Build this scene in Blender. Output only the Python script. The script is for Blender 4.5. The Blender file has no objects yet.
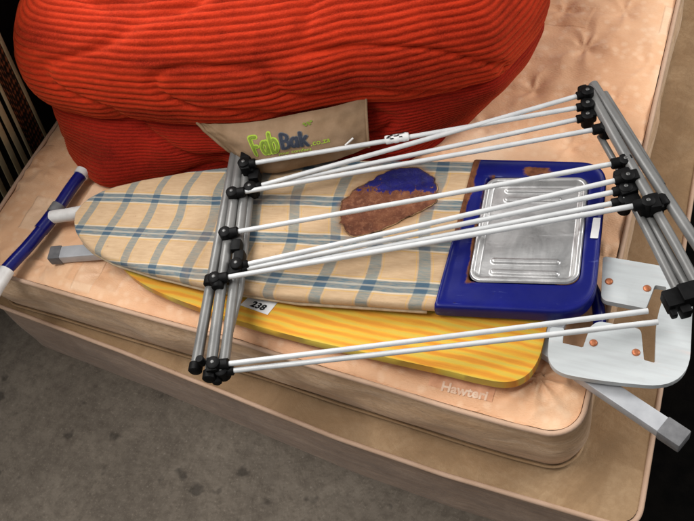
import bpy, bmesh, math, random
from mathutils import Vector, Matrix, noise
random.seed(7)
S = bpy.context.scene
COL = S.collection
PI = math.pi

# ------------------------------------------------------------------ helpers
def link(name, me, mat=None, parent=None, label=None, cat=None, kind=None, smooth=True):
    o = bpy.data.objects.new(name, me)
    COL.objects.link(o)
    if mat is not None:
        me.materials.append(mat)
    if smooth:
        me.polygons.foreach_set('use_smooth', [True] * len(me.polygons))
    if parent is not None:
        o.parent = parent
    if label: o['label'] = label
    if cat: o['category'] = cat
    if kind: o['kind'] = kind
    return o

def from_bm(name, bm, mat, parent=None, smooth=True, **kw):
    me = bpy.data.meshes.new(name)
    bmesh.ops.recalc_face_normals(bm, faces=bm.faces)
    bm.to_mesh(me); bm.free()
    return link(name, me, mat, parent, smooth=smooth, **kw)

def empty(name, loc, rz, label, cat):
    o = bpy.data.objects.new(name, None)
    o.empty_display_size = .05
    COL.objects.link(o)
    o.location = loc; o.rotation_euler = (0, 0, rz)
    o['label'] = label; o['category'] = cat
    return o

def sharp(o, ang=40):
    me = o.data
    bm = bmesh.new(); bm.from_mesh(me)
    for e in bm.edges:
        if len(e.link_faces) == 2 and e.calc_face_angle(0) > math.radians(ang):
            e.smooth = False
    bm.to_mesh(me); bm.free()
    return o

def spline(pts, n, closed=False):
    P = [Vector(p) for p in pts]; m = len(P); out = []
    segs = m if closed else m - 1
    for i in range(segs):
        if closed:
            p0, p1, p2, p3 = P[(i-1) % m], P[i], P[(i+1) % m], P[(i+2) % m]
        else:
            p1, p2 = P[i], P[i+1]
            p0 = P[i-1] if i > 0 else p1 * 2 - p2
            p3 = P[i+2] if i + 2 < m else p2 * 2 - p1
        for k in range(n):
            t = k / n
            out.append(0.5 * ((2*p1) + (p2-p0)*t + (2*p0-5*p1+4*p2-p3)*t*t + (3*p1-p0-3*p2+p3)*t**3))
    if not closed: out.append(P[-1].copy())
    return out

def add_tube(bm, pts, r, seg=14, closed=False, caps=True, rfun=None):
    P = [Vector(p) for p in pts]; n = len(P); rings = []
    nrm = None
    for i, p in enumerate(P):
        if closed: d = P[(i+1) % n] - P[i-1]
        else: d = P[min(i+1, n-1)] - P[max(i-1, 0)]
        d.normalize()
        if nrm is None:
            a = Vector((0, 0, 1)) if abs(d.z) < .9 else Vector((1, 0, 0))
            nrm = a - d * a.dot(d)
        else:
            nrm = nrm - d * nrm.dot(d)
        nrm.normalize(); b = d.cross(nrm)
        rr = rfun(i / max(1, n-1)) * r if rfun else r
        rings.append([bm.verts.new(p + (nrm * math.cos(2*PI*k/seg) + b * math.sin(2*PI*k/seg)) * rr) for k in range(seg)])
    last = n if closed else n - 1
    for i in range(last):
        A, B = rings[i], rings[(i+1) % n]
        for k in range(seg):
            bm.faces.new((A[k], A[(k+1) % seg], B[(k+1) % seg], B[k]))
    if caps and not closed:
        bm.faces.new(rings[0][::-1]); bm.faces.new(rings[-1])

def tube_obj(name, pts, r, mat, parent=None, seg=14, **kw):
    bm = bmesh.new(); add_tube(bm, pts, r, seg, **kw)
    return sharp(from_bm(name, bm, mat, parent), 50)

def add_box(bm, c, x, y, z, sx, sy, sz, bevel=0.0):
    """box centred at c with unit axes x,y,z and full sizes"""
    c = Vector(c); vs = []
    for k in (-1, 1):
        for j in (-1, 1):
            for i in (-1, 1):
                vs.append(bm.verts.new(c + x*(i*sx/2) + y*(j*sy/2) + z*(k*sz/2)))
    fs = [bm.faces.new([vs[q] for q in f]) for f in ((0,2,3,1),(4,5,7,6),(0,1,5,4),(2,6,7,3),(0,4,6,2),(1,3,7,5))]
    if bevel > 0:
        es = list({e for f in fs for e in f.edges})
        bmesh.ops.bevel(bm, geom=es, offset=bevel, segments=2, profile=.6, affect='EDGES')

def add_prism(bm, poly, z0, z1, bevel=0.0, seg=3):
    bot = [bm.verts.new((p[0], p[1], z0)) for p in poly]
    top = [bm.verts.new((p[0], p[1], z1)) for p in poly]
    n = len(poly)
    ft = bm.faces.new(top); fb = bm.faces.new(bot[::-1])
    for i in range(n):
        bm.faces.new((bot[i], bot[(i+1) % n], top[(i+1) % n], top[i]))
    if bevel > 0:
        es = [e for e in ft.edges]
        bmesh.ops.bevel(bm, geom=es, offset=bevel, segments=seg, profile=.5, affect='EDGES')

def round_poly(poly, rad, n=6):
    """round the corners of a polygon; rad = one radius per corner"""
    out = []; m = len(poly)
    for i in range(m):
        p = Vector(poly[i][:2]); a = Vector(poly[i-1][:2]); b = Vector(poly[(i+1) % m][:2])
        r = rad[i] if isinstance(rad, (list, tuple)) else rad
        if r <= 0: out.append((p.x, p.y)); continue
        da = (a-p); db = (b-p); r_ = min(r, da.length*.49, db.length*.49)
        s = p + da.normalized()*r_; e = p + db.normalized()*r_
        for k in range(n+1):
            t = k/n
            q = s*(1-t)**2 + p*2*t*(1-t) + e*t*t
            out.append((q.x, q.y))
    return out

def nz(x, y, z=0.0): return noise.noise(Vector((x, y, z)))
def lerp(a, b, t): return a + (b-a)*t
def interp(x, xs, ys):
    if x <= xs[0]: return ys[0] + (x-xs[0])*(ys[1]-ys[0])/(xs[1]-xs[0])
    for i in range(len(xs)-1):
        if x <= xs[i+1]:
            return lerp(ys[i], ys[i+1], (x-xs[i])/(xs[i+1]-xs[i]))
    return ys[-1] + (x-xs[-1])*(ys[-1]-ys[-2])/(xs[-1]-xs[-2])
def sstep(a, b, x):
    t = max(0, min(1, (x-a)/(b-a))); return t*t*(3-2*t)

# ------------------------------------------------------------------ materials
class NT:
    def __init__(s, name):
        s.m = bpy.data.materials.new(name); s.m.use_nodes = True
        s.t = s.m.node_tree; s.t.nodes.clear()
        s.out = s.t.nodes.new('ShaderNodeOutputMaterial')
        s.b = s.t.nodes.new('ShaderNodeBsdfPrincipled')
        s.t.links.new(s.b.outputs[0], s.out.inputs[0])
        s.tc = s.t.nodes.new('ShaderNodeTexCoord')
    def n(s, ty, **kw):
        nd = s.t.nodes.new(ty)
        for k, v in kw.items():
            if k.startswith('i_'):
                nd.inputs[k[2:].replace('_', ' ')].default_value = v
            else: setattr(nd, k, v)
        return nd
    def l(s, a, b): s.t.links.new(a, b)
    def obj(s, scale=(1, 1, 1), rot=(0, 0, 0), src='Object'):
        mp = s.n('ShaderNodeMapping'); mp.inputs['Scale'].default_value = scale; mp.inputs['Rotation'].default_value = rot
        s.l(s.tc.outputs[src], mp.inputs['Vector']); return mp.outputs[0]
    def noise(s, vec, scale, detail=4, rough=.55, dist=0):
        nd = s.n('ShaderNodeTexNoise'); nd.inputs['Scale'].default_value = scale; nd.inputs['Detail'].default_value = detail
        nd.inputs['Roughness'].default_value = rough; nd.inputs['Distortion'].default_value = dist
        s.l(vec, nd.inputs['Vector']); return nd.outputs['Fac']
    def ramp(s, fac, stops, inter='LINEAR'):
        r = s.n('ShaderNodeValToRGB'); r.color_ramp.interpolation = inter
        e = r.color_ramp.elements
        while len(e) < len(stops): e.new(.5)
        for i, (p, c) in enumerate(stops):
            e[i].position = p; e[i].color = (*c, 1) if not isinstance(c, (int, float)) else (c, c, c, 1)
        s.l(fac, r.inputs[0]); return r.outputs[0]
    def mix(s, fac, a, b, mode='MIX'):
        nd = s.n('ShaderNodeMix', data_type='RGBA', blend_type=mode)
        for inp, v in ((nd.inputs[0], fac), (nd.inputs[6], a), (nd.inputs[7], b)):
            if isinstance(v, (int, float)): inp.default_value = v
            elif isinstance(v, tuple): inp.default_value = (*v, 1)
            else: s.l(v, inp)
        return nd.outputs[2]
    def math(s, op, a, b=0.0, c=None):
        nd = s.n('ShaderNodeMath', operation=op)
        for i, v in enumerate((a, b) if c is None else (a, b, c)):
            if isinstance(v, (int, float)): nd.inputs[i].default_value = v
            else: s.l(v, nd.inputs[i])
        return nd.outputs[0]
    def bump(s, h, strength=.3, dist=.002):
        bp = s.n('ShaderNodeBump'); bp.inputs['Strength'].default_value = strength; bp.inputs['Distance'].default_value = dist
        s.l(h, bp.inputs['Height']); s.l(bp.outputs[0], s.b.inputs['Normal'])
    def col(s, c):
        if isinstance(c, tuple): s.b.inputs['Base Color'].default_value = (*c, 1)
        else: s.l(c, s.b.inputs['Base Color'])
    def set(s, rough=.5, metal=0, spec=.5, sheen=0):
        if isinstance(rough, (int, float)): s.b.inputs['Roughness'].default_value = rough
        else: s.l(rough, s.b.inputs['Roughness'])
        s.b.inputs['Metallic'].default_value = metal
        s.b.inputs['Specular IOR Level'].default_value = spec
        if sheen:
            s.b.inputs['Sheen Weight'].default_value = sheen
    def sep(s, vec):
        nd = s.n('ShaderNodeSeparateXYZ'); s.l(vec, nd.inputs[0]); return nd.outputs

def simple(name, a, b, scale=30, rough=.5, metal=0, spec=.5, bump=.15, bscale=120, bdist=.001, stretch=(1, 1, 1), lo=.35, hi=.65):
    m = NT(name); v = m.obj(stretch)
    m.col(m.ramp(m.noise(v, scale, 6, .6), [(lo, a), (hi, b)]))
    m.set(rough, metal, spec)
    if bump: m.bump(m.noise(v, bscale, 4), bump, bdist)
    return m.m

def M_concrete():
    m = NT('concrete'); v = m.obj()
    big = m.noise(v, 2.2, 7, .62, .4); fine = m.noise(v, 38, 8, .7); mid = m.noise(v, 9, 6, .65, .8)
    c = m.ramp(big, [(.3, (.085, .070, .056)), (.5, (.145, .122, .098)), (.7, (.215, .185, .15))])
    c = m.mix(.45, c, m.ramp(mid, [(.30, (.10, .08, .06)), (.66, (.235, .195, .15))]))
    c = m.mix(m.ramp(fine, [(.44, 0.0), (.66, .45)]), c, (.06, .048, .038))
    g3 = m.noise(v, 150, 5, .75); c = m.mix(m.ramp(g3, [(.56, 0.0), (.66, .35)]), c, (.34, .29, .23)); c = m.mix(m.ramp(g3, [(.32, .45), (.42, 0.0)]), c, (.035, .028, .022))
    sp = m.n('ShaderNodeTexVoronoi'); sp.inputs['Scale'].default_value = 32; m.l(v, sp.inputs['Vector'])
    c = m.mix(m.ramp(sp.outputs['Distance'], [(.02, .5), (.10, 0.0)]), c, (.30, .265, .22))
    sc = m.noise(m.obj((3, 26, 3), (0, 0, .7)), 3, 5, .7, .3)
    c = m.mix(m.ramp(sc, [(.66, 0.0), (.72, .35)]), c, (.05, .042, .035))
    pt = m.noise(v, 14, 3, .5); c = m.mix(m.ramp(pt, [(.63, 0.0), (.70, .65)]), c, (.03, .025, .02))
    m.col(c); m.set(m.ramp(fine, [(.3, .6), (.7, .95)]), 0, .25)
    m.bump(m.mix(.5, m.noise(v, 90, 6, .7), mid), .55, .005); return m.m

def M_ticking(name, c0, c1, c2, sheen_r=.42):
    """peach brocade mattress cloth with woven motifs"""
    m = NT(name); v = m.obj()
    n1 = m.noise(v, 3.2, 5, .6); n2 = m.noise(m.obj((6, 22, 6)), 3, 4, .6, .6)
    c = m.ramp(n1, [(.3, c0), (.52, c1), (.72, c2)])
    vo = m.n('ShaderNodeTexVoronoi', distance='CHEBYCHEV'); vo.inputs['Scale'].default_value = 8.5
    m.l(m.obj((1, .55, .001)), vo.inputs['Vector'])
    rnd = m.sep(vo.outputs['Color'])
    blk = m.math('MULTIPLY', m.ramp(vo.outputs['Distance'], [(.22, 1.0), (.25, 0.0)]), m.ramp(rnd[0], [(.45, 0.0), (.55, 1.0)]))
    c = m.mix(m.math('MULTIPLY', blk, .5), c, c2)
    vo2 = m.n('ShaderNodeTexVoronoi', distance='CHEBYCHEV'); vo2.inputs['Scale'].default_value = 6.3
    m.l(m.obj((.6, 1.1, .001), (0, 0, .06)), vo2.inputs['Vector'])
    r2 = m.sep(vo2.outputs['Color'])
    blk2 = m.math('MULTIPLY', m.ramp(vo2.outputs['Distance'], [(.26, 1.0), (.29, 0.0)]), m.ramp(r2[1], [(.55, 0.0), (.62, 1.0)]))
    c = m.mix(m.math('MULTIPLY', blk2, .42), c, c0)
    c = m.mix(m.ramp(n2, [(.45, 0.0), (.75, .14)]), c, c2)
    vr = m.n('ShaderNodeTexVoronoi'); vr.inputs['Scale'].default_value = 6.5; vr.inputs['Randomness'].default_value = .8
    m.l(m.obj((1, 1, .001)), vr.inputs['Vector'])
    wv = m.math('ADD', vr.outputs['Distance'], m.math('MULTIPLY', m.math('SUBTRACT', m.noise(v, 30, 2), .5), .05))
    sel = m.ramp(m.sep(vr.outputs['Color'])[2], [(.42, 0.0), (.46, 1.0)])
    ringm = m.math('MULTIPLY', m.ramp(wv, [(.14, 0.0), (.175, 1.0), (.19, 1.0), (.225, 0.0)]), sel)
    disc = m.math('MULTIPLY', m.ramp(wv, [(.15, 1.0), (.19, 0.0)]), sel)
    c = m.mix(m.math('MULTIPLY', ringm, .20), c, tuple(x*.62 for x in c0))
    c = m.mix(m.math('MULTIPLY', disc, .35), c, c2)
    st = m.noise(v, 1.3, 6, .7, .5)
    c = m.mix(m.ramp(st, [(.55, 0.0), (.8, .25)]), c, tuple(x*.55 for x in c0))
    fl = m.n('ShaderNodeTexVoronoi', feature='SMOOTH_F1'); fl.inputs['Scale'].default_value = 42; fl.inputs['Smoothness'].default_value = .5
    m.l(m.obj((1, 1, .001)), fl.inputs['Vector'])
    c = m.mix(m.ramp(fl.outputs['Distance'], [(.18, .28), (.42, 0.0)]), c, tuple(min(1, x*1.12) for x in c2))
    m.col(c); m.set(m.ramp(m.math('ADD', blk, blk2), [(0, sheen_r+.12), (1, sheen_r-.06)]), 0, .4, .15)
    weave = m.noise(m.obj((160, 420, 160)), 1, 2)
    w2 = m.noise(v, 11, 2, .4, .2)
    h = m.math('ADD', m.math('ADD', m.math('MULTIPLY', w2, 1.0), m.math('MULTIPLY', ringm, -.6)), m.math('ADD', m.math('MULTIPLY', weave, .12), m.math('MULTIPLY', m.math('ADD', blk, blk2), .18)))
    m.bump(h, .9, .010); return m.m

def M_plaid():
    m = NT('plaid_cotton')
    uv = m.sep(m.tc.outputs['UV'])
    v = m.obj()
    wob = m.math('MULTIPLY', m.math('SUBTRACT', m.noise(v, 9, 3), .5), .09)
    u = m.math('ADD', uv[0], wob); w = m.math('ADD', uv[1], m.math('MULTIPLY', m.math('SUBTRACT', m.noise(m.obj((1, 1, 1), (.5, 0, 0)), 7, 3), .5), .07))
    def tri(x): return m.math('MULTIPLY', m.math('ABSOLUTE', m.math('SUBTRACT', m.math('FRACT', x), .5)), 2.0)   # 0 at stripe centre
    def edge(x, a, b): return m.ramp(x, [(a, 1.0), (b, 0.0)])
    tu, tw = tri(u), tri(w)
    base = m.ramp(m.noise(v, 6, 5, .6), [(.3, (.385, .255, .145)), (.7, (.53, .375, .23))])
    base = m.mix(.35, base, m.ramp(m.noise(m.obj((40, 300, 40)), 1, 2), [(.3, (.42, .27, .14)), (.7, (.62, .44, .27))]))
    blue, deep, pale, gold = (.10, .17, .19), (.035, .07, .115), (.64, .56, .44), (.55, .33, .08)
    # pale/gold hairlines beside each stripe
    def ring(x, c, h): return m.ramp(m.math('ABSOLUTE', m.math('SUBTRACT', x, c)), [(h*.6, 1.0), (h, 0.0)])
    c = base
    c = m.mix(m.math('MULTIPLY', ring(tu, .34, .02), .6), c, gold)
    c = m.mix(m.math('MULTIPLY', ring(tw, .36, .02), .7), c, gold)
    c = m.mix(m.math('MULTIPLY', ring(tw, .26, .05), .6), c, pale)
    su = edge(tu, .225, .27); sw = edge(tw, .225, .265)
    thr = m.ramp(m.noise(m.obj((60, 500, 60)), 1, 2), [(.35, .62), (.65, .95)])
    c = m.mix(m.math('MULTIPLY', m.math('MULTIPLY', su, thr), .80), c, blue)
    c = m.mix(m.math('MULTIPLY', m.math('MULTIPLY', sw, thr), .95), c, (.055, .135, .18))
    c = m.mix(m.math('MULTIPLY', m.math('MULTIPLY', su, sw), .72), c, deep)
    c = m.mix(m.math('MULTIPLY', m.math('MULTIPLY', ring(tw, .0, .055), .35), 1.0), c, pale)
    bu = m.n('ShaderNodeAttribute', attribute_name='burn')
    c = m.mix(m.ramp(m.math('ADD', bu.outputs['Fac'], m.math('MULTIPLY', m.math('SUBTRACT', m.noise(v, 30, 5, .7), .5), .7)), [(.45, 0.0), (.85, .45), (1.0, .7)]), c, (.27, .12, .045))
    st = m.noise(v, 4.5, 7, .7, 1.0)
    c = m.mix(m.ramp(st, [(.54, 0.0), (.78, .55)]), c, (.30, .18, .09))
    sp = m.noise(v, 60, 3, .6)
    c = m.mix(m.ramp(sp, [(.70, 0.0), (.76, .55)]), c, (.20, .09, .04))
    m.col(c); m.set(.88, 0, .2, .2)
    h = m.math('ADD', m.math('MULTIPLY', m.noise(v, 16, 4, .6, .6), 1.0), m.math('MULTIPLY', m.noise(v, 420, 2), .18))
    m.bump(h, .5, .004); return m.m

def M_yellow():
    m = NT('yellow_striped_cotton'); v = m.obj()
    s = m.sep(v)
    wob = m.noise(m.obj((3, 10, 1)), 1.6, 4, .6)
    y = m.math('ADD', m.math('MULTIPLY', s[1], 50.0), m.math('MULTIPLY', wob, 1.3))
    w = m.math('SINE', m.math('MULTIPLY', y, 2*PI))
    str1 = m.noise(m.obj((7, 120, 7)), 1, 4, .6)
    f = m.math('ADD', m.math('MULTIPLY', w, .25), m.math('ADD', .18, m.math('MULTIPLY', str1, .66)))
    c = m.ramp(f, [(.24, (.60, .24, .022)), (.44, (.66, .32, .03)), (.58, (.66, .38, .035)), (.78, (.56, .41, .06))])
    c = m.mix(m.ramp(m.noise(v, 5, 5), [(.4, 0.0), (.75, .45)]), c, (.55, .24, .02))
    m.col(c); m.set(.8, 0, .25, .1)
    m.bump(m.math('ADD', m.noise(m.obj((6, 60, 6)), 2, 4), m.math('MULTIPLY', m.noise(v, 350, 2), .3)), .45, .003); return m.m

def M_cord(name, fresh, deep):
    m = NT(name); v = m.obj()
    uv = m.sep(m.tc.outputs['UV'])
    n1 = m.noise(m.obj((1, 1, 3)), 4, 5, .55, .3); n2 = m.noise(m.obj((1, 1, 4)), 40, 4, .65)
    c = m.ramp(n1, [(.28, deep), (.5, fresh), (.74, tuple(min(1, x*1.35) for x in fresh))])
    c = m.mix(m.ramp(n2, [(.42, 0.0), (.7, .4)]), c, deep)
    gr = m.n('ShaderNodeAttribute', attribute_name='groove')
    c = m.mix(m.math('MULTIPLY', gr.outputs['Fac'], .72), c, tuple(x*.45 for x in deep))  # darker pile and crease shade between ribs, mixed into the colour
    fz_ = m.noise(v, 330, 3, .7); c = m.mix(m.ramp(fz_, [(.45, 0.0), (.7, .35)]), c, tuple(min(1, x*1.6+.01) for x in fresh))
    m.col(c); m.set(.85, 0, .1, .45)
    m.b.inputs['Sheen Tint'].default_value = (1, .25, .08, 1); m.b.inputs['Sheen Roughness'].default_value = .4
    m.bump(m.math('ADD', m.noise(v, 240, 4, .7), m.math('MULTIPLY', m.noise(v, 40, 4), 1.2)), .7, .003); return m.m

def M_blue():
    m = NT('blue_enamel'); v = m.obj()
    n = m.noise(v, 14, 7, .7, .5)
    c = m.ramp(m.noise(v, 5, 4), [(.3, (.002, .004, .085)), (.7, (.004, .008, .15))])
    at = m.n('ShaderNodeAttribute', attribute_name='rust')
    rf = m.math('MULTIPLY', at.outputs['Fac'], 1.0)
    msk = m.ramp(m.math('ADD', m.math('MULTIPLY', rf, .42), m.math('MULTIPLY', n, .62)), [(.50, 0.0), (.56, 1.0)])
    rc = m.ramp(m.noise(v, 60, 4), [(.3, (.07, .022, .010)), (.7, (.20, .075, .030))])
    scr = m.noise(m.obj((10, 220, 10), (0, 0, .6)), 1, 3, .6); sc2 = m.noise(v, 30, 5, .7)
    c = m.mix(m.math('MULTIPLY', m.ramp(scr, [(.62, 0.0), (.70, .5)]), m.ramp(sc2, [(.5, 0.0), (.6, 1.0)])), c, (.10, .12, .30))
    c = m.mix(m.ramp(m.noise(v, 55, 4, .7), [(.66, 0.0), (.72, .6)]), c, (.02, .012, .02))
    c = m.mix(msk, c, rc); m.col(c)
    m.set(m.mix(msk, m.ramp(n, [(.3, .3), (.7, .45)]), (.9, .9, .9)), 0, .22)
    m.bump(m.math('ADD', m.math('MULTIPLY', msk, .5), m.math('MULTIPLY', m.noise(v, 80, 4), .25)), .25, .002); return m.m

def M_scorch():
    m = NT('burnt_hole'); v = m.obj()
    at = m.n('ShaderNodeAttribute', attribute_name='blue'); ed = m.n('ShaderNodeAttribute', attribute_name='rim')
    n = m.noise(v, 46, 8, .78, .9); n2 = m.noise(v, 110, 5, .7)
    rust = m.ramp(m.noise(v, 26, 7, .7), [(.3, (.06, .018, .009)), (.5, (.125, .040, .018)), (.72, (.22, .085, .038))])
    rust = m.mix(m.ramp(n2, [(.5, 0.0), (.7, .5)]), rust, (.33, .15, .08))
    msk = m.ramp(m.math('ADD', at.outputs['Fac'], m.math('MULTIPLY', m.math('SUBTRACT', n, .5), 3.4)), [(.47, 0.0), (.53, 1.0)])
    c = m.mix(msk, rust, m.ramp(n, [(.3, (.002, .002, .05)), (.7, (.006, .006, .15))]))
    rm = m.ramp(m.math('ADD', ed.outputs['Fac'], m.math('MULTIPLY', m.math('SUBTRACT', n, .5), .25)), [(.95, 0.0), (1.0, .7)])
    c = m.mix(rm, c, (.035, .014, .008)); m.col(c)
    m.set(m.mix(msk, (.9, .9, .9), (.42, .42, .42)), 0, .35)
    m.bump(m.math('ADD', n, m.math('MULTIPLY', n2, .4)), .5, .003); return m.m

def M_steel():
    m = NT('pressed_steel'); v = m.obj()
    n = m.noise(v, 9, 6, .7, .8); s = m.noise(m.obj((15, 150, 15), (0, 0, .5)), 3, 3)
    c = m.ramp(n, [(.3, (.42, .42, .42)), (.55, (.56, .555, .55)), (.75, (.70, .69, .68))])
    c = m.mix(m.ramp(m.noise(v, 22, 6, .75), [(.56, 0.0), (.70, .45)]), c, (.25, .245, .24))
    c = m.mix(m.ramp(m.noise(m.obj((8, 160, 8), (0, 0, .9)), 1, 3), [(.64, 0.0), (.70, .4)]), c, (.9, .9, .9))
    m.col(c); m.set(m.ramp(m.math('ADD', m.math('MULTIPLY', n, .7), m.math('MULTIPLY', s, .3)), [(.3, .30), (.7, .52)]), .93, .5)
    m.bump(m.noise(v, 24, 4), .12, .003); return m.m

def M_whiteboard():
    m = NT('painted_white_sheet'); v = m.obj()
    g = m.noise(m.obj((4, 45, 4), (0, 0, -.1)), 2.4, 5, .6)
    c = m.ramp(g, [(.3, (.47, .49, .495)), (.6, (.52, .55, .555)), (.8, (.55, .565, .56))])
    c = m.mix(m.ramp(m.noise(m.obj((5, 30, 5)), 2, 4), [(.6, 0.0), (.75, .5)]), c, (.62, .50, .46))
    c = m.mix(m.ramp(m.noise(v, 12, 6, .7), [(.58, 0.0), (.8, .5)]), c, (.33, .32, .30))
    m.col(c); m.set(.45, 0, .4); m.bump(m.noise(v, 40, 4), .12, .002); return m.m

def M_woven():
    m = NT('woven_rattan'); v = m.obj(src='UV')
    ch = m.n('ShaderNodeTexVoronoi', distance='MANHATTAN'); ch.inputs['Scale'].default_value = 1; ch.inputs['Randomness'].default_value = .25
    m.l(m.obj((9, 34, 1), src='UV'), ch.inputs['Vector'])
    c = m.ramp(ch.outputs['Distance'], [(.1, (.50, .15, .06)), (.45, (.26, .08, .035)), (.62, (.02, .010, .006))])
    m.col(c); m.set(.6, 0, .3); m.bump(ch.outputs['Distance'], .8, .004); return m.m

def M_side(name, c0, c1, c2, zs=12, dark=.38, veins=.42):
    m = NT(name); v = m.obj()
    st = m.noise(m.obj((2.2, 2.2, zs)), 1.6, 6, .68, 1.4)
    n = m.noise(v, 6, 6, .65, .5)
    c = m.ramp(st, [(.30, c0), (.5, c1), (.68, c2)])
    c = m.mix(m.ramp(n, [(.42, 0.0), (.7, dark)]), c, tuple(x*.55 for x in c0))
    vo = m.n('ShaderNodeTexVoronoi', distance='CHEBYCHEV'); vo.inputs['Scale'].default_value = 5.2
    m.l(m.obj((1.1, .8, 1.4), (0, 0, .1)), vo.inputs['Vector'])
    b = m.math('MULTIPLY', m.ramp(vo.outputs['Distance'], [(.25, 1.0), (.28, 0.0)]), m.ramp(m.sep(vo.outputs['Color'])[0], [(.5, 0.0), (.58, 1.0)]))
    c = m.mix(m.math('MULTIPLY', b, .34), c, c2)
    vein = m.noise(m.obj((4, 4, 30)), 2.2, 5, .6, 2.2)
    c = m.mix(m.ramp(vein, [(.47, 0.0), (.50, veins), (.53, 0.0)]), c, tuple(x*.5 for x in c0))
    wv = m.noise(v, 70, 4, .65, .5); c = m.mix(m.ramp(wv, [(.42, .30), (.58, 0.0)]), c, c0)
    m.col(c); m.set(.62, 0, .3, .15)
    fl = m.n('ShaderNodeTexVoronoi', feature='SMOOTH_F1'); fl.inputs['Scale'].default_value = 24; fl.inputs['Smoothness'].default_value = .4
    m.l(m.mix(.06, v, m.n('ShaderNodeTexNoise').outputs['Color']), fl.inputs['Vector'])
    m.bump(m.math('ADD', m.math('ADD', m.noise(m.obj((5, 5, 14)), 3, 5, .6, 1.0), m.math('MULTIPLY', fl.outputs['Distance'], .35)), m.math('MULTIPLY', m.noise(v, 320, 2), .12)), .5, .006); return m.m

MT = dict(
    concrete=M_concrete(),
    ticking=M_ticking('peach_brocade', (.72, .375, .195), (.85, .50, .285), (.90, .66, .455)),
    side=M_side('faded_peach_side_cloth', (.48, .29, .155), (.64, .42, .25), (.80, .58, .39)),
    basetop=M_side('worn_tan_base_cloth', (.27, .16, .075), (.36, .225, .115), (.46, .31, .175), 3, .45, .08),
    baseside=M_side('dusty_base_side_cloth', (.25, .155, .10), (.35, .23, .155), (.46, .32, .225), 12, .5),
    piping=simple('beige_piping', (.50, .33, .225), (.58, .40, .29), 12, .75, 0, .2, .4, 200, .001),
    gap_shade=simple('gap_shade_black', (.0015, .0014, .0013), (.004, .0035, .003), 20, .9, 0, .05, .3, 150, .002),  # near-black colour for the shaded gap beside the base
    plaid=M_plaid(), yellow=M_yellow(),
    cord=M_cord('red_corduroy', (.45, .028, .007), (.17, .007, .002)),
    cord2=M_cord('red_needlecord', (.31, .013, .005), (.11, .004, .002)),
    blue=M_blue(), scorch=M_scorch(), steel=M_steel(), board=M_whiteboard(),
    bluetube=simple('blue_tube_paint', (.003, .004, .09), (.006, .009, .15), 12, .28, 0, .4, .08, 60),
    white=simple('white_plastic', (.62, .60, .58), (.76, .75, .73), 25, .4, 0, .5, .06, 120),
    rod=simple('white_coated_wire', (.54, .55, .555), (.63, .64, .64), 22, .33, 0, .5, .05, 160),
    grey=simple('grey_plastic', (.10, .10, .105), (.16, .16, .165), 40, .6, 0, .4, .15, 200),
    alu=simple('grey_painted_tube', (.125, .125, .122), (.20, .197, .19), 9, .38, .15, .5, .06, 150, stretch=(1, 1, 1)),
    galv=simple('galvanised_square_tube', (.36, .37, .39), (.47, .48, .50), 18, .42, .15, .5, .06, 120),
    black=simple('black_plastic', (.002, .002, .0022), (.005, .005, .0052), 60, .55, 0, .12, .15, 200),
    pin=simple('dull_steel_pin', (.09, .09, .09), (.16, .16, .155), 200, .45, .6, .5, .1, 300),
    copper=simple('copper_rivet', (.42, .13, .055), (.58, .22, .10), 200, .45, .5, .5, .1, 300),
    canvas=simple('taupe_canvas', (.215, .135, .075), (.31, .205, .125), 12, .8, 0, .2, .35, 220, .0015),
    lime=simple('lime_thread', (.30, .44, .035), (.38, .52, .06), 200, .7, 0, .2, .2, 400),
    olive=simple('olive_print', (.135, .19, .022), (.19, .25, .035), 200, .75, 0, .2, .2, 400),
    ink=simple('slate_print', (.022, .027, .042), (.035, .042, .062), 200, .75, 0, .2, .2, 400),
    inkedge=simple('slate_edge', (.10, .10, .105), (.14, .14, .145), 200, .75, 0, .2, .2, 400),
    paper=simple('tag_paper', (.70, .70, .70), (.80, .79, .78), 40, .7, 0, .2, .1, 200),
    black_ink=simple('black_ink', (.008, .008, .009), (.016, .016, .017), 200, .6, 0, .2, 0),
    weavemark=simple('pale_woven_lettering', (.78, .50, .34), (.90, .70, .54), 60, .55, 0, .3, .2, 300),
    patchcloth=simple('darker_woven_panel', (.60, .285, .15), (.80, .42, .245), 35, .5, 0, .3, .3, 260),  # label cloth, a little darker than the ticking
    slat=simple('pale_slat_wood', (.52, .42, .24), (.66, .56, .36), 8, .6, 0, .3, .2, 80, stretch=(1, 1, 1)),
    backdrop_dark=simple('dark_backdrop', (.008, .005, .004), (.018, .011, .008), 10, .6, 0, .3, .2, 60),  # near-black, for the added board in the shaded space
    rattan=M_woven(),
    char=simple('charred_cloth', (.03, .012, .006), (.42, .25, .12), 45, .9, 0, .15, .3, 300),
    hem=simple('cream_hem', (.42, .31, .19), (.55, .43, .29), 60, .85, 0, .2, .3, 200),
)

# ------------------------------------------------------------------ floor
def sheet(name, poly, z, mat):
    me = bpy.data.meshes.new(name)
    me.from_pydata([(p[0], p[1], z) for p in poly], [], [tuple(range(len(poly)))])
    o = link(name, me, mat, smooth=False); o['kind'] = 'structure'; return o
sheet('concrete_floor', [(-9, -9), (9, -9), (9, 9), (-9, 9)], 0, MT['concrete'])
sheet('gap_shade_sheet', [(.71, -1.6), (3.2, -1.6), (3.2, 3.4), (.66, 3.4)], .004, MT['gap_shade'])  # added black sheet standing in for the unlit gap beside the base

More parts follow.
